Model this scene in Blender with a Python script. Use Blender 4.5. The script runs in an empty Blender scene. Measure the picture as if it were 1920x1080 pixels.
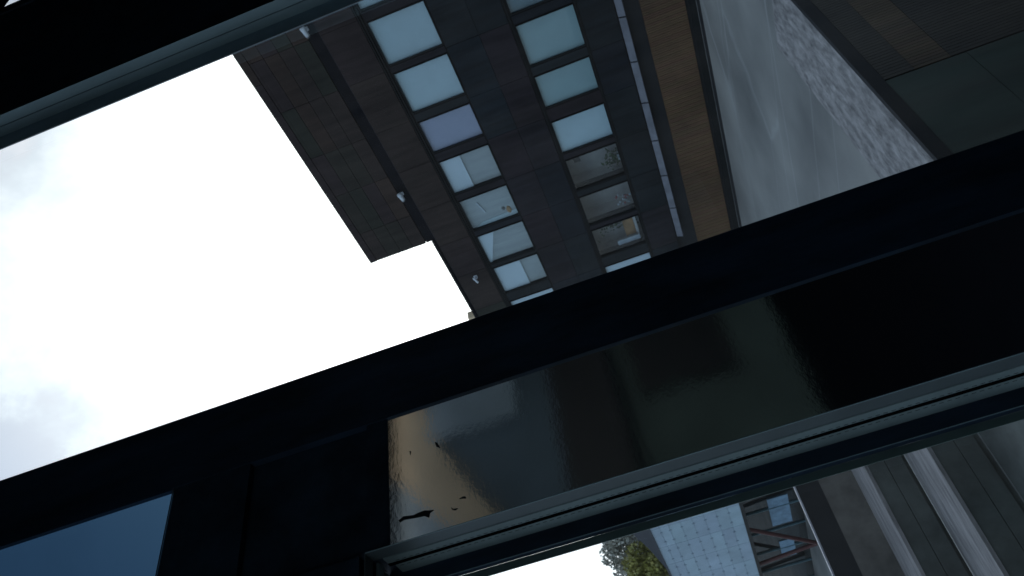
import bpy, bmesh, math, random
from mathutils import Vector, Matrix
random.seed(7)
scene = bpy.context.scene

# ------------------------------------------------------------------ camera
def look(al, th, ro, lens):
    F = Vector((math.sin(al)*math.cos(th), math.cos(al)*math.cos(th), math.sin(th)))
    R0 = Vector((math.cos(al), -math.sin(al), 0)); U0 = R0.cross(F)
    ux, uy = -math.cos(ro), -math.sin(ro)
    X = ux*U0 + uy*R0; Y = uy*U0 - ux*R0
    cd = bpy.data.cameras.new('camera'); cd.lens = lens; cd.sensor_width = 36
    cd.dof.use_dof = True; cd.dof.focus_distance = 2.6; cd.dof.aperture_fstop = 8.0; cd.clip_start = 0.05; cd.clip_end = 2000
    c = bpy.data.objects.new('camera', cd); scene.collection.objects.link(c)
    M = Matrix((X, Y, -F)).transposed().to_4x4()
    c.matrix_world = M
    scene.camera = c
look(0.812238313, 0.140463419, 0.332976792, 1500.504/1920*36)

# ------------------------------------------------------------------ sky, sun, exposure
SUN_EL, SUN_AZ = math.radians(19), math.radians(54)     # azimuth clockwise from +Y
w = bpy.data.worlds.new('World'); scene.world = w; w.use_nodes = True
nt = w.node_tree; nt.nodes.clear(); N = nt.nodes.new; L = nt.links.new
out = N('ShaderNodeOutputWorld'); bg = N('ShaderNodeBackground'); bg.inputs[1].default_value = 1.0
sky = N('ShaderNodeTexSky'); sky.sky_type = 'NISHITA'; sky.sun_disc = False
sky.sun_elevation = SUN_EL; sky.sun_rotation = SUN_AZ; sky.dust_density = 2.0
sc = N('ShaderNodeVectorMath'); sc.operation = 'SCALE'; sc.inputs['Scale'].default_value = 0.10
L(sky.outputs[0], sc.inputs[0])
tc = N('ShaderNodeTexCoord')
no = N('ShaderNodeTexNoise'); no.inputs['Scale'].default_value = 4.5; no.inputs['Detail'].default_value = 6; no.inputs['Roughness'].default_value = 0.55; no.inputs['Distortion'].default_value = 0.5
L(tc.outputs['Generated'], no.inputs['Vector'])
dt = N('ShaderNodeVectorMath'); dt.operation = 'DOT_PRODUCT'
dt.inputs[1].default_value = (math.sin(SUN_AZ)*math.cos(SUN_EL), math.cos(SUN_AZ)*math.cos(SUN_EL), math.sin(SUN_EL))
n3 = N('ShaderNodeTexNoise'); n3.inputs['Scale'].default_value = 5.5; n3.inputs['Detail'].default_value = 7; n3.inputs['Roughness'].default_value = 0.6; n3.inputs['Distortion'].default_value = 0.15
L(tc.outputs['Generated'], n3.inputs['Vector'])
L(tc.outputs['Generated'], dt.inputs[0])
wp = N('ShaderNodeMath'); wp.operation = 'MULTIPLY_ADD'; wp.inputs[1].default_value = 0.13; L(n3.outputs[0], wp.inputs[0])
of = N('ShaderNodeMath'); of.operation = 'SUBTRACT'; of.inputs[1].default_value = 0.065; L(dt.outputs['Value'], of.inputs[0]); L(of.outputs[0], wp.inputs[2])
mr = N('ShaderNodeMapRange'); mr.inputs[1].default_value = 0.92; mr.inputs[2].default_value = 0.97; mr.inputs[3].default_value = 0.0; mr.inputs[4].default_value = 1.0
L(wp.outputs[0], mr.inputs[0])
add = N('ShaderNodeMath'); add.operation = 'MULTIPLY_ADD'; add.inputs[1].default_value = 0.9
L(mr.outputs[0], add.inputs[0]); L(no.outputs[0], add.inputs[2])
rp = N('ShaderNodeValToRGB'); e = rp.color_ramp.elements
e[0].position = 0.47; e[0].color = (0.0, 0.0, 0.0, 1); e[1].position = 0.78; e[1].color = (1, 1, 1, 1)
L(add.outputs[0], rp.inputs[0])
cl = N('ShaderNodeMix'); cl.data_type = 'RGBA'; cl.clamp_factor = False; cl.inputs['A'].default_value = (0.62, 0.72, 0.86, 1); cl.inputs['B'].default_value = (1.66, 1.73, 1.78, 1)
br = N('ShaderNodeMapRange'); br.inputs[1].default_value = 0.903; br.inputs[2].default_value = 0.972; br.inputs[3].default_value = 0.0; br.inputs[4].default_value = 1.0
L(wp.outputs[0], br.inputs[0])
sx = N('ShaderNodeSeparateXYZ'); L(tc.outputs['Generated'], sx.inputs[0])       # brighter low haze round the sun
m1 = N('ShaderNodeMapRange'); m1.inputs[1].default_value = 0.55; m1.inputs[2].default_value = 0.25; m1.inputs[3].default_value = 0; m1.inputs[4].default_value = 1; L(sx.outputs['Z'], m1.inputs[0])
m2 = N('ShaderNodeMapRange'); m2.inputs[1].default_value = 0.60; m2.inputs[2].default_value = 0.85; L(dt.outputs['Value'], m2.inputs[0])
m3 = N('ShaderNodeMath'); m3.operation = 'MULTIPLY'; L(m1.outputs[0], m3.inputs[0]); L(m2.outputs[0], m3.inputs[1])
m4 = N('ShaderNodeMath'); m4.operation = 'MULTIPLY_ADD'; m4.inputs[1].default_value = 0.75; m4.use_clamp = False; L(m3.outputs[0], m4.inputs[0]); L(br.outputs[0], m4.inputs[2])
m5 = N('ShaderNodeMath'); m5.operation = 'MULTIPLY_ADD'; m5.inputs[1].default_value = 0.5; L(m3.outputs[0], m5.inputs[0]); L(add.outputs[0], m5.inputs[2]); L(m5.outputs[0], rp.inputs[0])
L(m4.outputs[0], cl.inputs['Factor'])
mx = N('ShaderNodeMix'); mx.data_type = 'RGBA'
hz = N('ShaderNodeVectorMath'); hz.operation = 'ADD'; hz.inputs[1].default_value = (0.26, 0.345, 0.455)
L(sc.outputs[0], hz.inputs[0])
L(rp.outputs[0], mx.inputs['Factor']); L(hz.outputs[0], mx.inputs['A']); L(cl.outputs['Result'], mx.inputs['B'])
L(mx.outputs['Result'], bg.inputs[0]); L(bg.outputs[0], out.inputs[0])

sd = bpy.data.lights.new('sun', 'SUN'); sd.energy = 0.6; sd.angle = math.radians(12); sd.color = (1, 0.94, 0.86)
so = bpy.data.objects.new('sun', sd); scene.collection.objects.link(so)
sv = Vector((math.sin(SUN_AZ)*math.cos(SUN_EL), math.cos(SUN_AZ)*math.cos(SUN_EL), math.sin(SUN_EL)))
so.rotation_euler = sv.to_track_quat('Z', 'Y').to_euler()
scene.view_settings.view_transform = 'Standard'; scene.view_settings.look = 'None'
scene.view_settings.exposure = 0.0; scene.view_settings.gamma = 1.0

# ------------------------------------------------------------------ materials
def mat(name, col, rough=0.6, metal=0.0, var=0.25, scale=3.0, stretch=(1, 1, 1), bump=0.0, bscale=40, spec=0.5, island=0.0, col2=None):
    m = bpy.data.materials.new(name); m.use_nodes = True
    t = m.node_tree; b = t.nodes['Principled BSDF']; n = t.nodes.new; l = t.links.new
    b.inputs['Roughness'].default_value = rough; b.inputs['Metallic'].default_value = metal
    b.inputs['Specular IOR Level'].default_value = spec
    co = n('ShaderNodeTexCoord'); mp = n('ShaderNodeMapping'); mp.inputs['Scale'].default_value = stretch
    l(co.outputs['Object'], mp.inputs['Vector'])
    tx = n('ShaderNodeTexNoise'); tx.inputs['Scale'].default_value = scale; tx.inputs['Detail'].default_value = 8; tx.inputs['Roughness'].default_value = 0.65
    l(mp.outputs[0], tx.inputs['Vector'])
    r = n('ShaderNodeValToRGB'); e = r.color_ramp.elements
    c2 = col2 or tuple(min(1, c*(1+var)) for c in col)
    e[0].position = 0.3; e[0].color = (*[c*(1-var) for c in col], 1); e[1].position = 0.7; e[1].color = (*c2, 1)
    l(tx.outputs[0], r.inputs[0]); last = r.outputs[0]
    if island:
        g = n('ShaderNodeNewGeometry'); hs = n('ShaderNodeMapRange'); hs.inputs[3].default_value = 1-island; hs.inputs[4].default_value = 1+island
        l(g.outputs['Random Per Island'], hs.inputs[0])
        h = n('ShaderNodeHueSaturation'); l(last, h.inputs['Color']); l(hs.outputs[0], h.inputs['Value'])
        h2 = n('ShaderNodeMapRange'); h2.inputs[3].default_value = 0.488; h2.inputs[4].default_value = 0.512
        wn = n('ShaderNodeTexWhiteNoise'); wn.noise_dimensions = '1D'; l(g.outputs['Random Per Island'], wn.inputs['W']); l(wn.outputs[0], h2.inputs[0]); l(h2.outputs[0], h.inputs['Hue'])
        last = h.outputs[0]
    l(last, b.inputs['Base Color'])
    if bump:
        bt = n('ShaderNodeTexNoise'); bt.inputs['Scale'].default_value = bscale; bt.inputs['Detail'].default_value = 4
        l(mp.outputs[0], bt.inputs['Vector'])
        bp = n('ShaderNodeBump'); bp.inputs['Strength'].default_value = bump; bp.inputs['Distance'].default_value = 0.01
        l(bt.outputs[0], bp.inputs['Height']); l(bp.outputs[0], b.inputs['Normal'])
    return m

def glass(name, tint, refl=1.0, ior=1.5, dust_veil=0):
    m = bpy.data.materials.new(name); m.use_nodes = True; t = m.node_tree; t.nodes.clear(); n = t.nodes.new; l = t.links.new
    o = n('ShaderNodeOutputMaterial'); tr = n('ShaderNodeBsdfTransparent'); tr.inputs[0].default_value = (*tint, 1)
    gl = n('ShaderNodeBsdfGlossy'); gl.inputs['Roughness'].default_value = 0.0; gl.inputs[0].default_value = (refl, refl, refl, 1)
    fr = n('ShaderNodeFresnel'); fr.inputs[0].default_value = ior
    mi = n('ShaderNodeMixShader'); ge = n('ShaderNodeNewGeometry'); iv = n('ShaderNodeMath'); iv.operation = 'SUBTRACT'; iv.inputs[0].default_value = 1.0; l(ge.outputs['Backfacing'], iv.inputs[1]); mu = n('ShaderNodeMath'); mu.operation = 'MULTIPLY'; l(fr.outputs[0], mu.inputs[0]); l(iv.outputs[0], mu.inputs[1]); l(mu.outputs[0], mi.inputs[0])
    if dust_veil:  # thin dusty film, put in for the soft veil over the view
        tl = n('ShaderNodeBsdfTranslucent'); tl.inputs[0].default_value = (1, .93, .86, 1)
        co = n('ShaderNodeTexCoord'); mp = n('ShaderNodeMapping'); mp.inputs['Scale'].default_value = (2.5, 1, .9); l(co.outputs['Object'], mp.inputs[0])
        no_ = n('ShaderNodeTexNoise'); no_.inputs['Scale'].default_value = 2.2; no_.inputs['Detail'].default_value = 9; no_.inputs['Roughness'].default_value = .7; l(mp.outputs[0], no_.inputs['Vector'])
        rr = n('ShaderNodeMapRange'); rr.inputs[1].default_value = .35; rr.inputs[2].default_value = .75; rr.inputs[3].default_value = dust_veil*.4; rr.inputs[4].default_value = dust_veil*2; l(no_.outputs[0], rr.inputs[0])
        m2_ = n('ShaderNodeMixShader'); l(rr.outputs[0], m2_.inputs[0]); l(tr.outputs[0], m2_.inputs[1]); l(tl.outputs[0], m2_.inputs[2]); l(m2_.outputs[0], mi.inputs[1])
    else: l(tr.outputs[0], mi.inputs[1])
    l(gl.outputs[0], mi.inputs[2]); l(mi.outputs[0], o.inputs[0])
    return m

M = {
 'black_wall': mat('black_wall', (0.020, 0.036, 0.056), 0.55, var=0.7, scale=5, spec=0.3),
 'frame_grey': mat('frame_grey', (0.32, 0.43, 0.46), 0.55, var=0.12, scale=8, stretch=(1, 1, .2)),
 'frame_dark': mat('frame_dark', (0.26, 0.36, 0.42), 0.5, var=0.2),
 'trim_grey': mat('trim_grey', (0.09, 0.112, 0.118), 0.5, var=0.25),
 'sash_black': mat('sash_black', (0.016, 0.032, 0.056), 0.5, var=0.7, scale=6, stretch=(2,1,.5)),
 'sash_green': mat('sash_green', (0.16, 0.22, 0.20), 0.4),
 'gasket': mat('gasket', (0.20, 0.25, 0.25), 0.6, var=0.15, scale=12),
 'stitch': mat('stitch', (0.02, 0.03, 0.032), 0.7),
 'bead': mat('bead', (0.14, 0.14, 0.14), 0.45, 0.0),
 'back_wall': mat('back_wall', (0.15, 0.195, 0.225), 0.8, var=0.3, scale=0.8),
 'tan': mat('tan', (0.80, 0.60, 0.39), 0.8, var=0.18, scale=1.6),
 'blue_board': mat('blue_board', (0.42, 0.50, 0.54), 0.6, var=0.2),
 'green_wall': mat('green_wall', (0.075, 0.10, 0.085), 0.7, var=0.3, scale=1.2),
 'dark_room': mat('dark_room', (0.006, 0.007, 0.010), 0.9, spec=0.05),
 'dark_cabinet': mat('dark_cabinet', (0.012, 0.012, 0.014), 0.5),
 'cladding': mat('cladding', (0.021, 0.0185, 0.0195), 0.42, var=0.35, scale=0.5, island=0.3, bump=0.05, bscale=6, spec=0.45),
 'coping_dark': mat('coping_dark', (0.010, 0.010, 0.013), 0.8, spec=.1),
 'void': mat('void', (0.002, 0.003, 0.004), 0.9, spec=0.0),
 'joint_black': mat('joint_black', (0.012, 0.013, 0.015), 0.8),
 'frame_anth': mat('frame_anth', (0.008, 0.010, 0.011), 0.5, spec=0.2),
 'blind_pale': mat('blind_pale', (0.72, 0.84, 0.86), 0.75, var=0.08, scale=1.2),
 'blind_teal': mat('blind_teal', (0.46, 0.61, 0.60), 0.75, var=0.06, scale=1.2),
 'blind_dim': mat('blind_dim', (0.20, 0.31, 0.34), 0.75, var=0.06, scale=1.2),
 'blind_lilac': mat('blind_lilac', (0.52, 0.52, 0.66), 0.75, var=0.06, scale=1.2),
 'blind_white': mat('blind_white', (0.86, 0.92, 0.95), 0.7, var=0.05, scale=1.5),
 'curtain_grey': mat('curtain_grey', (0.54, 0.56, 0.55), 0.85, var=0.14, scale=1.2, stretch=(1, 5, .4)),
 'interior': mat('interior', (0.66, 0.61, 0.57), 0.9, var=0.3, scale=1.0),
 'flashing': mat('flashing', (0.15, 0.155, 0.18), 0.5, 0.1, var=0.3, scale=3, bump=0.4, bscale=12),
 'wood': mat('wood', (0.125, 0.070, 0.036), 0.65, var=0.30, scale=0.7, island=0.06, spec=0.3),
 'plaza': None, 'rough_stone': mat('rough_stone', (0.20, 0.19, 0.185), 0.9, var=0.4, scale=3.4, stretch=(1, 2.6, 1), bump=0.8, bscale=20, col2=(0.50, 0.47, 0.45)),
 'tread': mat('tread', (0.27, 0.25, 0.24), 0.8, var=0.5, scale=3.0, stretch=(0.5, 4, 4), bump=0.3, bscale=12),
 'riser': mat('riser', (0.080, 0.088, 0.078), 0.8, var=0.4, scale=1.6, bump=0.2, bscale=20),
 'riser_brown': mat('riser_brown', (0.13, 0.115, 0.10), 0.8, var=0.4, scale=2.2, bump=0.2, bscale=25),
 'steel': mat('steel', (0.45, 0.45, 0.50), 0.35, 0.8),
 'retain_wood': mat('retain_wood', (0.070, 0.044, 0.022), 0.6, var=0.45, scale=1.2, stretch=(2, 1, .5), island=0.12),
 'retain_dark': mat('retain_dark', (0.020, 0.021, 0.018), 0.6, var=0.6, scale=0.8, stretch=(1.5, 1, .5), island=0.12, col2=(0.050, 0.040, 0.028)),
 'retain_green': mat('retain_green', (0.022, 0.042, 0.032), 0.6, var=0.3, scale=1.0, stretch=(4, 1, .4)),
 'white_tile': mat('white_tile', (0.35, 0.45, 0.53), 0.6, var=0.14, scale=1.0, island=0.09),
 'tile_mark': mat('tile_mark', (0.23, 0.30, 0.36), 0.6),
 'teal_wall': mat('teal_wall', (0.09, 0.19, 0.23), 0.6, var=0.4), 'reflect_blue': mat('reflect_blue', (0.22, 0.36, 0.50), 0.6, var=0.35, scale=3),
 'red_steel': mat('red_steel', (0.075, 0.014, 0.014), 0.5),
 'roof_dark': mat('roof_dark', (0.03, 0.035, 0.05), 0.6),
 'roof_grey': mat('roof_grey', (0.22, 0.23, 0.25), 0.7),
 'bark': mat('bark', (0.10, 0.08, 0.06), 0.9),
 'leaf_olive': mat('leaf_olive', (0.16, 0.18, 0.045), 0.6, var=0.5, scale=0.9, island=0.35, col2=(0.42, 0.38, 0.10)),
 'leaf_grey': mat('leaf_grey', (0.26, 0.26, 0.21), 0.7, var=0.6, scale=0.8, island=0.6, col2=(0.62, 0.60, 0.52)),
 'leaf_green': mat('leaf_green', (0.05, 0.10, 0.03), 0.6, var=0.4, island=0.4),
 'orange': mat('orange', (0.50, 0.26, 0.10), 0.6),
 'white_plastic': mat('white_plastic', (0.62, 0.66, 0.70), 0.4),
 'picture': mat('picture', (0.10, 0.10, 0.10), 0.5),
 'red_cloth': mat('red_cloth', (0.35, 0.08, 0.08), 0.7),
 'glass': glass('glass', (0.93, 0.95, 0.95), 1.0, dust_veil=0.0045),
 'facade_glass': glass('facade_glass', (0.86, 0.90, 0.92), 1.0),
 'tinted_glass': glass('tinted_glass', (0.16, 0.245, 0.32), 0.6),
 'teal_glass': glass('teal_glass', (0.35, 0.48, 0.50), 1.0),
}
# glossy lacquered panel with orange-peel waviness
def lacquer():
    m = bpy.data.materials.new('lacquer'); m.use_nodes = True; t = m.node_tree; b = t.nodes['Principled BSDF']; n = t.nodes.new; l = t.links.new
    b.inputs['Metallic'].default_value = 1.0; b.inputs['Roughness'].default_value = 0.07
    co = n('ShaderNodeTexCoord')
    mp = n('ShaderNodeMapping'); mp.inputs['Scale'].default_value = (1, 1, 1.6); l(co.outputs['Object'], mp.inputs[0])
    a = n('ShaderNodeTexNoise'); a.inputs['Scale'].default_value = 90; a.inputs['Detail'].default_value = 2; l(mp.outputs[0], a.inputs['Vector'])
    bp = n('ShaderNodeBump'); bp.inputs['Strength'].default_value = 0.10; bp.inputs['Distance'].default_value = 0.0006; l(a.outputs[0], bp.inputs['Height'])
    a2 = n('ShaderNodeTexNoise'); a2.inputs['Scale'].default_value = 9; l(co.outputs['Object'], a2.inputs['Vector'])
    bp2 = n('ShaderNodeBump'); bp2.inputs['Strength'].default_value = 0.03; bp2.inputs['Distance'].default_value = 0.01; l(a2.outputs[0], bp2.inputs['Height']); l(bp.outputs[0], bp2.inputs['Normal'])
    l(bp2.outputs[0], b.inputs['Normal'])
    b.inputs['Base Color'].default_value = (0.93, 0.95, 0.94, 1)
    return m
M['lacquer'] = lacquer()
def cladding_mat(name, cols):
    m = mat(name, (0.02, 0.02, 0.02), 0.5, spec=0.12); t = m.node_tree; n = t.nodes.new; l = t.links.new; b = t.nodes['Principled BSDF']
    g = n('ShaderNodeNewGeometry'); r = n('ShaderNodeValToRGB'); r.color_ramp.interpolation = 'CONSTANT'; e = r.color_ramp.elements
    while len(e) < len(cols): e.new(0.5)
    for i, c in enumerate(cols): e[i].position = i/len(cols); e[i].color = (*c, 1)
    l(g.outputs['Random Per Island'], r.inputs[0])
    co = n('ShaderNodeTexCoord'); tx = n('ShaderNodeTexNoise'); tx.inputs['Scale'].default_value = 0.7; tx.inputs['Detail'].default_value = 7; l(co.outputs['Object'], tx.inputs['Vector'])
    mp = n('ShaderNodeMapping'); mp.inputs['Scale'].default_value = (1, 6, .5); l(co.outputs['Object'], mp.inputs[0])
    st = n('ShaderNodeTexNoise'); st.inputs['Scale'].default_value = 1.5; st.inputs['Detail'].default_value = 5; l(mp.outputs[0], st.inputs['Vector'])
    a = n('ShaderNodeMath'); a.operation = 'ADD'; l(tx.outputs[0], a.inputs[0]); l(st.outputs[0], a.inputs[1])
    mr_ = n('ShaderNodeMapRange'); mr_.inputs[1].default_value = .7; mr_.inputs[2].default_value = 1.3; mr_.inputs[3].default_value = .6; mr_.inputs[4].default_value = 1.45; l(a.outputs[0], mr_.inputs[0])
    v = n('ShaderNodeVectorMath'); v.operation = 'SCALE'; l(r.outputs[0], v.inputs[0]); l(mr_.outputs[0], v.inputs['Scale']); l(v.outputs[0], b.inputs['Base Color'])
    return m
M['cladding_brown'] = cladding_mat('cladding_brown', [(.034, .024, .021), (.029, .025, .020), (.026, .026, .020), (.039, .025, .020), (.031, .021, .021)])
M['cladding_blue_reflect'] = cladding_mat('cladding_blue_reflect', [(.013, .018, .023), (.019, .017, .021), (.012, .015, .020), (.015, .019, .022), (.022, .017, .021), (.012, .016, .019)])  # blue cast put into the lower panels for reflections in the near glass
def plaza_mat():
    m = bpy.data.materials.new('plaza'); m.use_nodes = True; t = m.node_tree; b = t.nodes['Principled BSDF']; n = t.nodes.new; l = t.links.new
    b.inputs['Roughness'].default_value = 0.55
    co = n('ShaderNodeTexCoord')
    a = n('ShaderNodeTexNoise'); a.inputs['Scale'].default_value = 0.35; a.inputs['Detail'].default_value = 10; l(co.outputs['Object'], a.inputs['Vector'])
    r = n('ShaderNodeValToRGB'); r.color_ramp.elements[0].position = .3; r.color_ramp.elements[1].position = .72
    r.color_ramp.elements[0].color = (0.19, 0.19, 0.18, 1); r.color_ramp.elements[1].color = (0.45, 0.44, 0.405, 1)
    l(a.outputs[0], r.inputs[0]); last = r.outputs[0]
    # long pale hairline cracks / scuffs
    for ang, sc_, pos in ((0.5, 0.9, 0.012), (1.35, 0.7, 0.010)):
        mp = n('ShaderNodeMapping'); mp.inputs['Rotation'].default_value = (0, 0, ang); mp.inputs['Scale'].default_value = (0.32, 0.045, 1); l(co.outputs['Object'], mp.inputs[0])
        v = n('ShaderNodeTexVoronoi'); v.feature = 'DISTANCE_TO_EDGE'; v.inputs['Scale'].default_value = 1.0/sc_; v.inputs['Randomness'].default_value = 1
        wn = n('ShaderNodeTexNoise'); wn.inputs['Scale'].default_value = 1.2; l(co.outputs['Object'], wn.inputs['Vector'])
        ad = n('ShaderNodeMix'); ad.data_type = 'VECTOR'; ad.inputs['Factor'].default_value = 0.04; l(mp.outputs[0], ad.inputs['A']); l(wn.outputs['Color'], ad.inputs['B'])
        l(ad.outputs['Result'], v.inputs['Vector'])
        mrr = n('ShaderNodeMapRange'); mrr.inputs[1].default_value = 0.0; mrr.inputs[2].default_value = pos; mrr.inputs[3].default_value = 0.75; mrr.inputs[4].default_value = 0.0; l(v.outputs[0], mrr.inputs[0])
        ml = n('ShaderNodeMath'); ml.operation = 'MULTIPLY'; l(mrr.outputs[0], ml.inputs[0]); l(a.outputs[0], ml.inputs[1])
        mi = n('ShaderNodeMix'); mi.data_type = 'RGBA'; l(ml.outputs[0], mi.inputs['Factor']); l(last, mi.inputs['A']); mi.inputs['B'].default_value = (0.52, 0.52, 0.50, 1); last = mi.outputs['Result']
    l(last, b.inputs['Base Color'])
    return m
M['plaza'] = plaza_mat()

# ------------------------------------------------------------------ helpers
class MB:
    def __init__(s): s.bm = bmesh.new()
    def box(s, x0, x1, y0, y1, z0, z1, bevel=0):
        vs = [s.bm.verts.new(p) for p in ((x0,y0,z0),(x1,y0,z0),(x1,y1,z0),(x0,y1,z0),(x0,y0,z1),(x1,y0,z1),(x1,y1,z1),(x0,y1,z1))]
        fs = [s.bm.faces.new([vs[i] for i in f]) for f in ((3,2,1,0),(4,5,6,7),(0,1,5,4),(1,2,6,5),(2,3,7,6),(3,0,4,7))]
        if bevel:
            es = list({e for f in fs for e in f.edges})
            bmesh.ops.bevel(s.bm, geom=es, offset=bevel, segments=2, profile=0.5, affect='EDGES')
        return s
    def prism(s, pts, axis, a, b):          # polygon pts in the two other axes, extruded a..b along axis
        def mk(p, v):
            q = list(p); q.insert(axis, v); return s.bm.verts.new(q)
        A = [mk(p, a) for p in pts]; B = [mk(p, b) for p in pts]; n = len(pts)
        s.bm.faces.new(A[::-1]); s.bm.faces.new(B)
        for i in range(n): s.bm.faces.new((A[i], A[(i+1) % n], B[(i+1) % n], B[i]))
        return s
    def tube(s, p, q, r0, r1=None, n=10):
        p, q = Vector(p), Vector(q); d = (q-p); r1 = r0 if r1 is None else r1
        bm2 = bmesh.ops.create_cone(s.bm, cap_ends=True, segments=n, radius1=r0, radius2=r1, depth=d.length)
        R = d.to_track_quat('Z', 'Y').to_matrix().to_4x4()
        bmesh.ops.transform(s.bm, matrix=Matrix.Translation((p+q)/2) @ R, verts=bm2['verts'])
        return s
    def ball(s, c, r, sx=1, sy=1, sz=1):
        b = bmesh.ops.create_icosphere(s.bm, subdivisions=2, radius=r)
        bmesh.ops.transform(s.bm, matrix=Matrix.Translation(c) @ Matrix.Diagonal((sx, sy, sz, 1)), verts=b['verts'])
        return s
    def leaf(s, c, sz):
        n = Vector((random.gauss(0,1), random.gauss(0,1), random.gauss(0,1))).normalized(); a = n.orthogonal().normalized(); b = n.cross(a)
        c = Vector(c); l = sz*random.uniform(.7, 1.3); k = l*0.5
        s.bm.faces.new([s.bm.verts.new(c+v) for v in (a*l, b*k, -a*l, -b*k)])
    def build(s, name, m, parent=None, smooth=False):
        bmesh.ops.recalc_face_normals(s.bm, faces=s.bm.faces)
        me = bpy.data.meshes.new(name); s.bm.to_mesh(me); s.bm.free()
        if smooth:
            for p in me.polygons: p.use_smooth = True
        o = bpy.data.objects.new(name, me); scene.collection.objects.link(o); me.materials.append(M[m] if isinstance(m, str) else m)
        if parent: o.parent = parent; o.matrix_parent_inverse = parent.matrix_world.inverted()
        return o
def tag(o, label, cat, group=None):
    o['label'] = label; o['category'] = cat
    if group: o['group'] = group
    return o
def thing(name, label, cat, loc, group=None):
    o = bpy.data.objects.new(name, None); scene.collection.objects.link(o); o.location = loc; o.matrix_world = Matrix.Translation(loc)
    return tag(o, label, cat, group)
def struct(o, kind='structure'): o['kind'] = kind; return o

GZ = -3.5
# ------------------------------------------------------------------ ground
g = MB()
g.box(-60, 11.5, 7.75, 160, GZ-1, GZ); g.box(11.5, 160, 6.47, 160, GZ-1, GZ)
g.box(-60, 160, -60, 1.3, GZ-1, GZ)
struct(g.build('plaza_ground', 'plaza'))
struct(MB().box(16.72, 17.05, 3.2, 24, GZ-.01, GZ+.004).build('base_shade', 'joint_black'))  # dark strip on the ground standing in for contact shade along the facade
struct(MB().box(-60, 160, 1.3, 6.47, -9, -8).build('sunken_floor', 'riser'))
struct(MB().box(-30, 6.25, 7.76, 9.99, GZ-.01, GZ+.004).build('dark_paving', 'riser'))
# rough hewn stone border, really lumpy
def stone_border():
    from mathutils import noise
    bm = bmesh.new(); nx, ny = 240, 46; x0, x1, y0, y1 = 2.0, 11.5, 6.47, 7.75; vs = []
    for i in range(nx+1):
        row = []
        for j in range(ny+1):
            x = x0+(x1-x0)*i/nx; y = y0+(y1-y0)*j/ny
            h = noise.noise(Vector((x*2.2, y*6, 0)))*.015+noise.noise(Vector((x*6, y*14, 3)))*.014+noise.noise(Vector((x*15, y*30, 7)))*.009
            ed = min(j, ny-j, nx-i)/3; ed = min(1, ed)
            row.append(bm.verts.new((x, y, GZ+.006+(h+.018)*ed)))
        vs.append(row)
    for i in range(nx):
        for j in range(ny): bm.faces.new((vs[i][j], vs[i+1][j], vs[i+1][j+1], vs[i][j+1]))
    me = bpy.data.meshes.new('stone_border'); bm.to_mesh(me); bm.free()
    o = bpy.data.objects.new('stone_border', me); scene.collection.objects.link(o); me.materials.append(M['rough_stone']); return o
struct(stone_border()); struct(MB().box(-60, 11.5, 6.47, 7.75, GZ-1, GZ-.01).build('border_bed', 'riser'))

# retaining wall of the sunken area
rw = thing('retaining_wall', 'dark clad retaining wall dropping below the gravel strip', 'wall', (8, 6.4, -8))
MB().box(-20, 30, 6.40, 6.468, -3.66, -3.49).build('coping', 'joint_black', rw)
MB().box(-20, 30, 6.44, 6.466, -8, -3.66).build('backing', 'joint_black', rw)
b = MB(); x = 8.08
while x < 22:
    for z0, z1 in ((-4.03, -3.67), (-8, -4.465)): b.box(x+.003, x+.057, 6.41, 6.44, z0, z1)
    x += .06
b.build('timber_cladding', 'retain_dark', rw); b = MB(); x = 8.08
while x < 22: b.box(x+.003, x+.057, 6.412, 6.441, -4.46, -4.035); x += .06
b.build('timber_band', 'retain_wood', rw)
b = MB()
for i in range(14):
    x1 = 8.06-i*1.9
    for z0, z1 in ((-4.626, -3.67), (-8, -4.633)): b.box(x1-1.885, x1, 6.415, 6.44, z0, z1)
b.build('green_panelling', 'retain_green', rw)

# ------------------------------------------------------------------ terraced stone steps
st = thing('terrace_steps', 'two pale stone treads over dark risers below a metal topped black wall', 'steps', (0, 10, GZ))
MB().box(-16, 9.5, 10.05, 12.3, GZ, -3.42).box(-16, 9.5, 10.0, 11.0, -3.42, -3.19).box(-16, 9.5, 10.0, 11.0, -3.18, -2.90).build('lower_riser', 'riser', st)
MB().box(-16, 9.5, 9.99, 11.10, -2.90, -2.85).build('lower_tread', 'tread', st)
MB().box(-16, 9.49, 11.13, 12.4, -2.85, -2.79).box(-16, 9.5, 11.07, 12.0, -2.79, -2.56).box(-16, 9.5, 11.07, 12.0, -2.55, -2.32).build('upper_riser', 'riser', st)
MB().box(-16, 9.5, 11.06, 12.04, -2.318, -2.27).build('upper_tread', 'tread', st)
MB().box(-16, 9.5, 12.03, 12.3, -2.27, -1.747).build('back_wall', 'riser_brown', st)
MB().box(-16, 9.5, 12.035, 12.28, -1.747, -1.39).build('plinth', 'joint_black', st)
MB().box(-16, 9.5, 12.02, 12.10, -1.39, -1.365).build('rail', 'steel', st)

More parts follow.
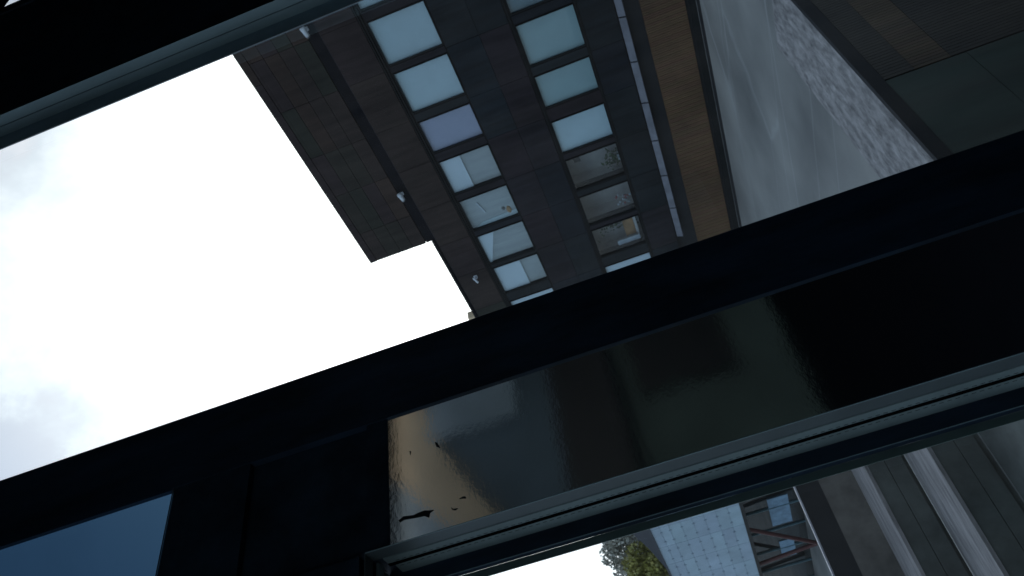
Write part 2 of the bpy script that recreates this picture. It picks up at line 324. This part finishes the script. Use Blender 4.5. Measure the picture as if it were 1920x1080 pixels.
# ------------------------------------------------------------------ office building across the plaza
FX = 17.0
ob = thing('office_building', 'dark panelled office block with two rows of square windows above a timber base', 'building', (FX, 12, GZ))
R1Y = [4.35, 5.72, 7.11, 8.46, 9.87, 11.14, 12.51, 13.84, 15.15, 16.63, 17.98, 19.3, 20.65, 22.0]
R1W = [1.1, 1.1, 1.13, 1.13, .97, 1.11, 1.10, 1.12, 1.09, 1.08, 1.1, 1.1, 1.1, 1.1]
R2Y = [4.35, 5.72, 7.08, 8.46, 9.84, 11.20, 12.45, 13.76, 15.04, 16.55, 17.98, 19.3, 20.65, 22.0]
R2W = [1.1, 1.1, 1.10, 1.09, .93, 1.02, 1.06, 1.07, 1.10, 1.05, 1.1, 1.1, 1.1, 1.1]
YA, YB, YN = 3.2, 24.0, 13.44
Z1, Z0 = (2.21, 3.57), (-0.83, 0.555)
# black core with openings behind the cladding
core = MB()
XB = FX+.05; XD = FX+.30
def strip_with_holes(mb, ys, ws, z0, z1, x0, x1):
    y = YA
    for a, w_ in zip(ys, ws):
        mb.box(x0, x1, y, a, z0, z1); y = a+w_
    mb.box(x0, x1, y, YB, z0, z1)
core.box(XB, XD, YA, YB, 3.57, 4.60); core.box(XB, XD, YA, YN-.02, 4.60, 6.52)
strip_with_holes(core, R1Y, R1W, 2.21, 3.57, XB, XD)
core.box(XB, XD, YA, YB, 0.555, 2.21); strip_with_holes(core, R2Y, R2W, -0.83, 0.555, XB, XD)
core.box(XB, XD, YA, YB, -1.70, -0.83); core.box(XB+.12, XD, YA, YB, GZ, -1.70)
core.build('wall', 'joint_black', ob)
ro_ = MB().box(FX+.02, FX+9, YA, YB, 4.60, 4.66).box(FX+.02, FX+9, YA, YN-.02, 6.52, 6.57); ro_.build('roof', 'roof_dark', ob)
MB().box(FX+.30, FX+9, YA, YA+.3, GZ, 6.5).box(FX+.30, FX+9, YB-.3, YB, GZ, 4.6).box(FX+8.7, FX+9, YA+.3, YB-.3, GZ, 4.6).box(FX+.30, FX+9, YN-.32, YN-.02, 4.66, 6.52).build('end_wall', 'cladding', ob)
# inner floors and room walls
inn = MB().box(FX+.30, FX+8.7, YA+.3, YB-.3, -1.12, -1.0).box(FX+.30, FX+8.7, YA+.3, YB-.3, 1.55, 1.75).box(FX+.9, FX+1.0, YA+.3, YB-.3, -1.0, 1.55).box(FX+.9, FX+1.0, YA+.3, YB-.3, 1.75, 4.4)
for k in range(3, 13): inn.box(FX+.3, FX+.9, R1Y[k]-.16, R1Y[k]-.10, -1.0, 1.55)
inn.build('interior_wall', 'interior', ob)
# cladding panels with open joints
p = MB(); J = .005
def rowp(z0, z1, edges, ymax, dx=0.0):
    for a, b_ in zip(edges[:-1], edges[1:]):
        if a >= ymax: break
        b2 = min(b_, ymax); p.box(FX-dx, FX+.045, a+J, b2-J, z0+J, z1-J)
mods = [YA]+[y-.13 for y in R1Y]+[YB]
zt = [4.90, 5.28, 5.65, 6.02, 6.38]
for z0, z1 in zip(zt[:-1], zt[1:]): rowp(z0, z1, mods, YN)
rowp(6.38, 6.58, [YA, 7.5, 12, 20], YN, .015)
rowp(3.72, 4.62, mods, YB)
p.build('cladding_panel', 'cladding_brown', ob); p = MB()
rowp(1.38, 2.17, mods, YB); rowp(.66, 1.38, mods, YB)
rowp(-1.68, -.90, mods, YB)
for ys, ws, (z0, z1) in ((R1Y, R1W, Z1), (R2Y, R2W, Z0)):
    y = YA
    for a, w_ in list(zip(ys, ws))+[(YB, 0)]:
        if a-y > .1: p.box(FX+.012, FX+.045, y+.035, a-.035, z0, z1)
        y = a+w_
p.build('cladding_panel', 'cladding_blue_reflect', ob)
q = MB().box(FX+.018, FX+.05, YA, YN, 4.625, 4.885).box(FX+.018, FX+.05, YN, YB, 4.625, 4.66).box(FX-.03, FX+.3, YN, YB, 4.66, 4.735)
q.build('parapet_coping', 'coping_dark', ob)
q = MB()
for z in (3.615, 3.68): q.box(FX-.02, FX+.045, YA, YB, z, z+.022)
for z in (.60, -.885): q.box(FX-.02, FX+.045, YA, YB, z, z+.022)
q.build('window_channel', 'frame_anth', ob)
# tilted metal flashing and timber base
f_ = MB()
for i in range(12):
    a = 3.2+i*1.2; b_ = a+1.16
    if a > 16: break
    b_ = min(b_, 16.3)
    f_.prism([(FX-.02, -1.71), (FX-.09, -1.865), (FX-.06, -1.88), (FX+.03, -1.71)], 1, a, b_)
f_.build('flashing', 'flashing', ob)
wd = MB(); y = YA; i = 0
while y < 17.6:
    wd.box(FX+.10+(.004 if i % 2 else 0), FX+.15, y, y+.052, -3.25, -2.26); y += .060; i += 1
wd.build('timber_base', 'wood', ob)
MB().box(FX+.06, FX+.165, 17.6, YB, GZ, -1.95).box(FX+.12, FX+.165, YA, 17.6, GZ, -3.34).build('base_panel', 'frame_anth', ob)

# windows of the office building
def blind(par, m, y0, y1, z0, z1, x=FX+.09, poly=None):
    b = MB()
    if poly: b.prism(poly, 0, x, x+.01)
    else:
        b.box(x, x+.008, y0, y1, z0, z1); b.box(x-.008, x+.012, y0, y1, z0, z0+.015)
    return b.build('blind', m, par)
style1 = ['blind_dim', 'blind_pale', 'blind_pale', 'blind_pale', 'blind_lilac', 'split', 'curtain', 'tri', 'split2', 'blind_white', 'blind_pale', 'blind_pale', 'blind_pale', 'blind_pale']
style2 = ['blind_dim', 'blind_dim', 'blind_dim', 'blind_teal', 'blind_teal', 'blind_pale', 'room', 'room', 'room', 'blind_white', 'blind_teal', 'blind_dim', 'blind_teal', 'blind_dim']
for ys, ws, (z0, z1), sty in ((R1Y, R1W, Z1, style1), (R2Y, R2W, Z0, style2)):
    for y0, w_, s_ in zip(ys, ws, sty):
        y1 = y0+w_; t_ = .016
        fr = MB().box(FX, FX+.06, y0, y0+t_, z0, z1).box(FX, FX+.06, y1-t_, y1, z0, z1).box(FX, FX+.06, y0+t_, y1-t_, z0, z0+t_).box(FX, FX+.06, y0+t_, y1-t_, z1-t_, z1).build('window', 'frame_anth', ob)
        MB().box(FX+.05, FX+.058, y0+t_, y1-t_, z0+t_, z1-t_).build('pane', 'facade_glass', fr)
        a, b_, c, d = y0+.0, y1-.0, z0+.0, z1-.0
        if s_.startswith('blind'): blind(fr, s_, a, b_, c, d)
        elif s_ == 'split':
            blind(fr, 'curtain_grey', a, b_, c, d, FX+.13); blind(fr, 'blind_white', a, b_, d-.56, d)
        elif s_ == 'curtain':
            blind(fr, 'curtain_grey', a, b_, c, d, FX+.13); blind(fr, 'blind_pale', a, b_, 0, 0, FX+.105, poly=[(b_, d-.1), (b_-.12, d-.35), (b_-.16, c), (b_, c)])
        elif s_ == 'tri':
            blind(fr, 'curtain_grey', a, b_, c, d, FX+.13); blind(fr, 'blind_white', a, b_, 0, 0, FX+.085, poly=[(a, d), (b_, d), (b_, d-.08), (a, d-.52)])
            blind(fr, 'blind_pale', a, b_, 0, 0, FX+.10, poly=[(a, d), (b_, d), (b_, d-.05), (a+.0, d-.28)][::1])
        elif s_ == 'split2':
            blind(fr, 'curtain_grey', a, b_, c, d, FX+.13); blind(fr, 'blind_white', a, b_, d-.80, d)

# things seen inside the lit-through windows
def plant(loc, r, h, label, n=150, m='leaf_green'):
    t = thing('potted_plant', label, 'plant', loc)
    MB().tube(loc, Vector(loc)+Vector((0, 0, .22)), .10, .13, 14).build('pot', 'white_plastic', t)
    b = MB(); c = Vector(loc)+Vector((0, 0, .22+h*.5))
    for i in range(n):
        v = Vector((random.gauss(0, .45), random.gauss(0, .45), random.gauss(0, .5)))
        b.leaf(c+Vector((v.x*r, v.y*r, v.z*h)), .055)
    b.build('foliage', m, t); MB().tube(Vector(loc)+Vector((0, 0, .2)), c, .015, .01, 6).build('stem', 'bark', t)
plant((FX+.45, 13.2, -1.0), .26, .24, 'low leafy green plant behind the lower window below the last pale blind')
plant((FX+.75, 15.75, -1.0), .24, .75, 'taller green plant beside the orange box in the lower window', 200)
tag(MB().box(FX+.86, FX+.9, 13.0, 13.25, .18, .36).build('picture', 'picture'), 'small dark picture on the grey wall behind the plant window', 'picture')
o = thing('storage_box', 'orange box on the sill in the window near the dark mullion', 'box', (FX+.55, 15.45, -.70))
MB().box(FX+.40, FX+.62, 15.42, 16.02, -.66, -.40, .01).build('box_body', 'orange', o); MB().box(FX+.39, FX+.63, 15.41, 16.03, -.40, -.36).build('lid', 'orange', o)
tag(MB().box(FX+.40, FX+.62, 15.16, 15.38, -.66, -.46, .02).build('white_box', 'white_plastic'), 'small white box beside the orange box on the window shelf', 'box')
tag(MB().box(FX+.32, FX+.9, 15.06, 16.12, -.74, -.665).build('window_shelf', 'interior'), 'shelf inside the lower window carrying the orange and white boxes', 'shelf')
tag(MB().box(FX+.22, FX+.26, 15.95, 16.11, -.72, -.05).build('paper_roll', 'white_plastic'), 'upright white board at the far edge of the lower window', 'board')
o = thing('flower_bunch', 'red and pale flowers at the bottom of the dim lower window', 'flowers', (FX+.28, 14.7, -.8))
for i in range(22):
    MB().ball((FX+.28+random.uniform(-.05, .05), 14.52+random.uniform(-.14, .22), -.62+random.uniform(-.18, .22)), random.uniform(.018, .04)).build('flower', 'white_plastic' if i % 3 else 'red_cloth', o, True)
o = thing('hanging_toy', 'orange and dark soft toy hanging in the upper window with the grey curtain', 'toy', (FX+.14, 13.25, 2.5))
MB().ball((FX+.12, 13.40, 2.43), .085, .5, 1.5, .8).build('toy_body', 'orange', o, True); MB().ball((FX+.12, 13.30, 2.56), .05, .5, 1.3, 1).build('toy_head', 'picture', o, True)
tag(MB().tube((FX+.12, 12.82, 3.16), (FX+.12, 13.20, 3.05), .03).build('tube_lamp', 'white_plastic'), 'short white tube lamp behind the upper window with the grey curtain', 'lamp')

# wall fittings
def camera_fit(y, z, label, bent=False):
    t = thing('security_camera', label, 'camera', (FX, y, z), 'small fittings on the dark cladding')
    MB().box(FX-.03, FX+.0, y-.05, y+.05, z-.05, z+.05, .008).build('bracket', 'white_plastic', t)
    MB().tube((FX-.02, y, z), (FX-.16, y-.05, z-.04), .022).build('arm', 'steel', t)
    if bent:
        MB().tube((FX-.10, y-.06, z+.06), (FX-.16, y+.12, z-.02), .03).build('camera_body', 'white_plastic', t)
    else:
        MB().tube((FX-.16, y-.12, z+.03), (FX-.17, y+.10, z+.0), .065, .05, 14).build('camera_body', 'white_plastic', t, True)
        MB().tube((FX-.17, y+.10, z), (FX-.172, y+.13, z-.004), .052, .045, 14).build('lens_hood', 'picture', t)
camera_fit(6.72, 4.82, 'pale security camera at the top edge beside the window jamb')
camera_fit(11.62, 4.80, 'white security camera on the cladding between tiled band and windows')
camera_fit(15.2, 4.12, 'thin bent pale bracket just below the stepped roof edge', True)
tag(MB().box(FX-.02, FX+.25, 16.70, 17.0, 4.74, 4.95, .01).build('roof_vent', 'tan'), 'small tan block on the low roof edge', 'roof vent')

# ------------------------------------------------------------------ white tiled building on red V columns
WX = 13.6
wb = thing('white_building', 'pale blue tiled building raised over a glazed ground floor', 'building', (WX, 30, GZ))
w_ = MB(); WY0, WY1, WZ0, WZ1 = 24.6, 52.0, -1.04, 2.12
MB().box(WX+.02, WX+3.2, WY0, WY1, WZ0, WZ1).build('wall', 'tile_mark', wb)
zs = [WZ0, -.62, -.20, .22, .64, 1.06, 1.48, 1.80, WZ1]
for i in range(19):
    a = WY0+i*1.44
    for z0, z1 in zip(zs[:-1], zs[1:]): w_.box(WX, WX+.02, a+.008, min(a+1.44, WY1)-.008, z0+.006, z1-.006)
nf = len(w_.bm.faces)
for i in range(37):
    for k, z in enumerate(zs[1:-1]):
        y = WY0+.36+i*.72; w_.box(WX-.012, WX, y-.055, y+.055, z-.014, z+.014); w_.box(WX-.013, WX, y-.016, y+.016, z-.05, z+.05)
tp_ = w_.build('tile_panel', 'white_tile', wb); tp_.data.materials.append(M['tile_mark'])
for f in tp_.data.polygons[nf:]: f.material_index = 1
MB().box(WX-.05, WX+3.3, WY0-.05, WY1, WZ1, WZ1+.06).build('roof', 'roof_dark', wb)
MB().box(WX-.03, WX+3.2, WY0, WY1, WZ0-.12, WZ0).build('soffit_edge', 'frame_anth', wb)
gl = MB().box(WX+1.6, WX+1.62, WY0, WY1, GZ, WZ0-.12).build('glazing', 'teal_glass', wb)
for i in range(16): MB().box(WX+1.54, WX+1.6, WY0+i*1.8, WY0+i*1.8+.05, GZ, WZ0-.12).build('glazing_bar', 'teal_wall', wb)
MB().box(WX+3.0, WX+3.1, WY0, WY1, GZ, WZ0-.12).build('inner_wall', 'teal_wall', wb)
for y0, y1, z0, z1 in ((26.6, 28.0, -2.6, -1.9), (29.3, 31.5, -3.0, -2.2), (33, 34.5, -2.9, -2.3)): MB().box(WX+1.56, WX+1.585, y0, y1, z0, z1).build('sky_reflection', 'reflect_blue', wb)  # pale blue sheets standing in for sky reflected in the glazing
for i, y in enumerate((25.0, 31.3, 37.6, 43.9)):
    c = MB().tube((WX+.35, y-2.6+.0, WZ0-.12), (WX+.35, y, GZ), .08, .08, 12).tube((WX+.35, y+.45, WZ0-.12), (WX+.35, y+.05, GZ), .08, .08, 12)
    c.build('column', 'red_steel', wb)

# ------------------------------------------------------------------ far house and trees
fh = thing('gabled_house', 'dark navy house with a sloping roofline just behind the white building', 'house', (18, 33, GZ))
MB().prism([(28, GZ), (46, GZ), (46, 1.9), (39.4, 2.78), (36.0, 3.26), (33.2, 3.85), (28, 3.9)], 0, 18.0, 20.5).build('wall', 'roof_dark', fh)
fh = thing('gabled_house', 'grey rendered house front showing between the olive tree and the navy house', 'house', (21, 38, GZ))
MB().prism([(34, GZ), (47, GZ), (47, 3.2), (43.2, 4.0), (41.2, 4.15), (36, 4.15), (34, 4.0)], 0, 21.2, 25).build('wall', 'roof_grey', fh)

def tree(loc, top, rad, m, label, n, leaf, squash=0.0):
    t = thing('broadleaf_tree', label, 'tree', loc); L0 = Vector(loc); cz = top-rad[2]
    C0 = Vector((loc[0], loc[1], cz)); tr = MB().tube(L0, (loc[0]+.1, loc[1], cz-rad[2]*.3), .24, .13, 10); cl_ = []
    for i in range(70):
        while True:
            v = Vector((random.uniform(-1, 1), random.uniform(-1, 1), random.uniform(-1, 1)))
            if .2 < v.length < 1: break
        c = C0+Vector((v.x*rad[0], v.y*rad[1], v.z*rad[2])); cl_.append(c)
        if i % 2: tr.tube((loc[0]+.1, loc[1], cz-rad[2]*random.uniform(.3, .9)), c, .05, .012, 5)
    tr.build('trunk', 'bark', t); b = MB(); s_ = (rad[0]*rad[1]*rad[2])**(1/3)
    for i in range(n):
        c = random.choice(cl_); v = Vector((random.gauss(0, 1), random.gauss(0, 1), random.gauss(0, 1))).normalized()*random.random()**.4
        b.leaf(c+v*s_*.26, leaf)
    b.build('crown', m, t)
tree((19.6, 43.2, GZ), 5.25, (1.2, 4.3, 1.8), 'leaf_olive', 'olive green sunlit tree beside the pale building roof edge', 15000, .12)
tree((23.5, 46.0, GZ), 6.7, (2.4, 5.4, 2.2), 'leaf_grey', 'grey leafed taller tree against the white sky', 22000, .15)
tree((17.0, 43.8, GZ), 3.2, (1.0, 2.6, 1.6), 'leaf_green', 'dark green tree tucked against the pale building wall', 9000, .12)

# ------------------------------------------------------------------ our own room and its window wall
Y0 = 1.4; YE = 1.53; FZ = -1.5; CZ = 3.55
struct(MB().box(-6, 9.6, -5.2, 1.4, FZ-.3, FZ).build('floor', 'dark_room'))
struct(MB().box(-6, 9.6, -4.05, 1.39, CZ, CZ+.3).box(-6, 9.6, -5.2, -4.75, CZ, CZ+.3).box(-6, 2.8, -4.75, -4.05, CZ, CZ+.3).box(8.2, 9.6, -4.75, -4.05, CZ, CZ+.3).build('ceiling', 'dark_room'))  # slot over the back wall added as an unseen skylight to brighten it
struct(MB().box(-6, 9.6, -5.2, -5.0, FZ, CZ).build('wall_back', 'back_wall'))
struct(MB().box(9.6, 9.8, -5.2, 1.53, FZ, CZ).build('wall_right', 'dark_room'))
sg = thing('added_side_glazing', 'unseen tall glazed wall added at the left end to light the dark room', 'wall', (-6, -2, FZ))  # side glazing added out of view to bring daylight to the back wall
MB().box(-6.1, -6, -5.0, 1.4, FZ, FZ+.05).box(-6.1, -6, -5.0, 1.4, CZ-.05, CZ).build('rail', 'sash_black', sg)
for y_ in (-4.99, -3.0, -.9, 1.3): MB().box(-6.1, -6, y_, y_+.08, FZ+.05, CZ-.05).build('mullion', 'sash_black', sg)
MB().box(-6.06, -6.05, -4.9, 1.3, FZ+.05, CZ-.05).build('pane', 'glass', sg)
tag(MB().prism([(5.67, 3.54), (9, 3.54), (9, 3.4), (6.5, 3.03), (5.83, 2.85), (5.36, 2.60), (4.7, 2.2), (4.2, 2.0), (4.77, 2.79)], 1, -4.99, -4.93).build('wall_patch', 'tan'), 'slanted tan patch of light painted on the back wall, mirrored in the glossy black panel', 'wall panel')  # glow on the upper wall, put into a tan colour and slanted outline
tag(MB().prism([(3.2, 3.54), (5.66, 3.54), (4.76, 2.79), (4.19, 2.0), (3.2, 1.9)], 1, -4.99, -4.94).build('wall_patch', 'blue_board'), 'pale blue wall panel mirrored at the torn paint end of the glossy panel', 'wall panel')
tag(MB().box(6.0, 7.4, -4.92, -4.90, 1.80, 2.98).build('notice_board', 'blue_board'), 'pale blue grey board mirrored in the glossy panel beside the mullion', 'board')
tag(MB().box(3, 8.2, -4.99, -4.6, .55, 1.32).build('wall_cabinet', 'dark_cabinet'), 'long dark wall cabinet mirrored as a black band in the glossy panel', 'cabinet')
tag(MB().box(5.68, 8, -4.99, -4.85, -.88, .30).build('wall_screen', 'dark_cabinet'), 'wide black screen mirrored in the lower part of the glossy panel', 'screen')
tag(MB().box(3, 5.92, -4.99, -4.95, FZ, .5).box(5.935, 8.5, -4.99, -4.95, FZ, .5).build('wainscot', 'green_wall'), 'dark green wainscot mirrored in the glossy panel above the floor', 'wainscot')

ww = thing('window_wall', 'black window wall framing the view from the room', 'wall', (1.3, Y0, FZ))
sol = MB()
sol.box(4.03, 5.82, Y0, YE, FZ, CZ+.1)                  # pier right of the main window
sol.box(5.82, 5.95, Y0-.012, YE-.1, FZ, CZ)              # frame of the farther window
sol.box(6.0, 9.6, Y0, Y0+.010, 3.60, CZ+.3)
sol.box(-1.8, -1.6, Y0, YE, FZ, CZ); sol.box(-6, -5.9, Y0, YE, FZ, CZ); sol.box(-5.9, -1.8, Y0, YE, FZ, FZ+.2); sol.box(-3.9, -3.82, Y0, YE, FZ+.2, CZ-.06)
sol.box(-6, 9.6, YE, 1.62, -8, FZ-.25)
sol.box(-6, 4.03, Y0, YE, CZ-.06, CZ); sol.box(1.42, 3.88, Y0+.08, YE, FZ, FZ+.08)
sol.build('pier', 'black_wall', ww)
MB().box(1.195, 1.416, Y0, YE, FZ, 1.222).box(1.189, 1.31, Y0, Y0+.012, 1.222, CZ-.06).box(1.31, 1.416, Y0, YE, 1.222, CZ-.06).build('mullion', 'sash_black', ww)
MB().box(1.4162, 1.4215, Y0+.004, Y0+.010, FZ, CZ-.06).build('glazing_bead', 'bead', ww)
MB().box(-1.6, 1.194, Y0+.002, YE, 1.01, 1.222).box(.866, 1.194, Y0+.02, YE, .70, 1.01).box(-1.6, .866, Y0+.012, YE, .72, 1.01).build('header', 'black_wall', ww)
MB().box(-1.6, 1.194, Y0+.003, YE-.01, 3.3, CZ-.06).build('top_rail', 'black_wall', ww)
tp = MB().box(-1.6, 1.1945, Y0+.0125, Y0+.0185, 1.2225, 3.3).build('transom_pane', 'tinted_glass', ww)
MB().box(-1.6, 1.1945, Y0-.001, Y0+.002, 1.2225, 1.2240).build('bead', 'bead', tp)
gp = MB().box(.8640, 1.1945, Y0+.006, Y0+.034, FZ, .645).build('glossy_panel', 'lacquer', ww)
MB().box(.8665, 1.1945, Y0+.004, YE, .646, .699).build('panel_top', 'black_wall', ww)
# paint chips on the glossy panel
def chip(pts, name='paint_chip'):
    b = MB(); b.prism([(x, z) for x, z in pts], 1, Y0+.0045, Y0+.0062); return b.build(name, 'joint_black', gp)

# main window, right jamb
mw = MB()
mw.box(4.025, 4.05, Y0, 1.4535, FZ, CZ-.06); mw.box(4.025, 4.05, 1.4575, 1.506, FZ, CZ-.06)
mw = mw.build('window_frame', 'frame_grey', ww)
MB().box(3.883, 4.05, 1.506, 1.514, FZ, CZ-.06).box(4.03, 4.05, 1.4535, 1.4575, FZ, CZ-.06).build('sash', 'frame_dark', mw)
MB().box(3.880, 3.8832, 1.5062, 1.510, FZ, CZ-.06).build('bead', 'bead', mw)
MB().box(1.40, 3.9, 1.515, 1.521, FZ+.08, CZ-.06).build('pane', 'glass', mw)
MB().box(-5.9, -1.8, 1.50, 1.506, FZ+.2, CZ-.06).build('added_left_pane', 'glass', ww)  # unseen extra glazing, added to throw daylight onto the back wall
# farther window
MB().box(5.95, 9.6, 1.402, 1.406, FZ, 3.60).build('far_pane', 'glass', ww)

# left window with stitched gaskets
lw = thing('side_window', 'narrow side window with stitched grey gaskets left of the glossy panel', 'window', (0, 1.45, FZ))
ZT = .70
def U(mb, x, y0, y1, dep, bev=0):          # vertical right jamb + lintel of one profile layer
    mb.box(x, x+dep, y0, y1, FZ, ZT, bev); mb.box(-1.6, x, y0, y1, ZT-(.861-x)-.0, ZT-(.861-x)+dep, bev); return mb
U(MB(), .861, 1.400, 1.4365, .0025).build('trim', 'trim_grey', lw)
MB().box(.8613, .872, 1.4667, 1.4778, FZ, ZT-.02).build('gap_shade', 'void', lw)  # black filler standing in for the shade inside the gasket gap
MB().box(.861, .8625, 1.3985, 1.4, FZ, ZT).build('bead', 'frame_grey', lw)
U(MB(), .868, 1.4365, 1.5195, .02).build('backing', 'joint_black', lw)
b = MB(); b.box(.861, .869, 1.4405, 1.4665, FZ, ZT-.02, .0025); b.box(-1.6, .858, 1.4405, 1.4665, ZT-.012, ZT-.004, .0025); gk = b.build('gasket', 'gasket', lw)
b = MB(); z = -.9
while z < ZT-.05: b.box(.8604, .8615, 1.4595, 1.4607, z, z+.0085); z += .0155
b.build('stitching', 'stitch', gk)
b = MB(); b.box(.8608, .872, 1.478, 1.5195, FZ, ZT-.03, .0045); b.box(-1.6, .85, 1.478, 1.5195, ZT-.014, ZT-.003, .0045); gk = b.build('gasket', 'gasket', lw)
b = MB(); z = -.9
while z < ZT-.05: b.box(.8602, .8612, 1.4838, 1.4850, z, z+.0085); z += .0155
b.build('stitching', 'stitch', gk)
U(MB(), .825, 1.5196, 1.5345, .06).build('sash', 'sash_black', lw)
U(MB(), .8065, 1.535, 1.5365, .0185).build('inner_sash', 'sash_green', lw)
MB().box(.8245, .8262, 1.5190, 1.5196, -1.2, ZT-.05).build('bead', 'frame_grey', lw)
MB().box(-1.6, .86, 1.537, 1.541, FZ, ZT).build('pane', 'glass', lw)
for pts in ([(1.093,.293),(1.086,.270),(1.094,.262),(1.1,.280)],): pass
import numpy as _np
def on_panel(px, py):                       # where a mark of the photograph lies on the panel's own plane
    f = 1500.504; c = scene.camera.matrix_world.to_3x3()
    v = c @ Vector(((px-960)/f, -(py-540)/f, -1)); v *= (Y0+.005)/v.y; return (v.x, v.z)
for P_ in ([(747,976),(757,968),(775,966),(783,962),(796,957),(805,957),(813,956),(806,961),(804,970),(795,967),(785,969),(770,972),(757,974),(750,979)],
           [(861,935),(868,931),(873,931),(873,934),(866,934)], [(846,951),(850,954),(858,953),(853,956),(847,955)],
           [(815,829),(820,830),(825,839),(818,837)], [(768,846),(770,846),(769,853)]):
    chip([on_panel(*a) for a in P_])
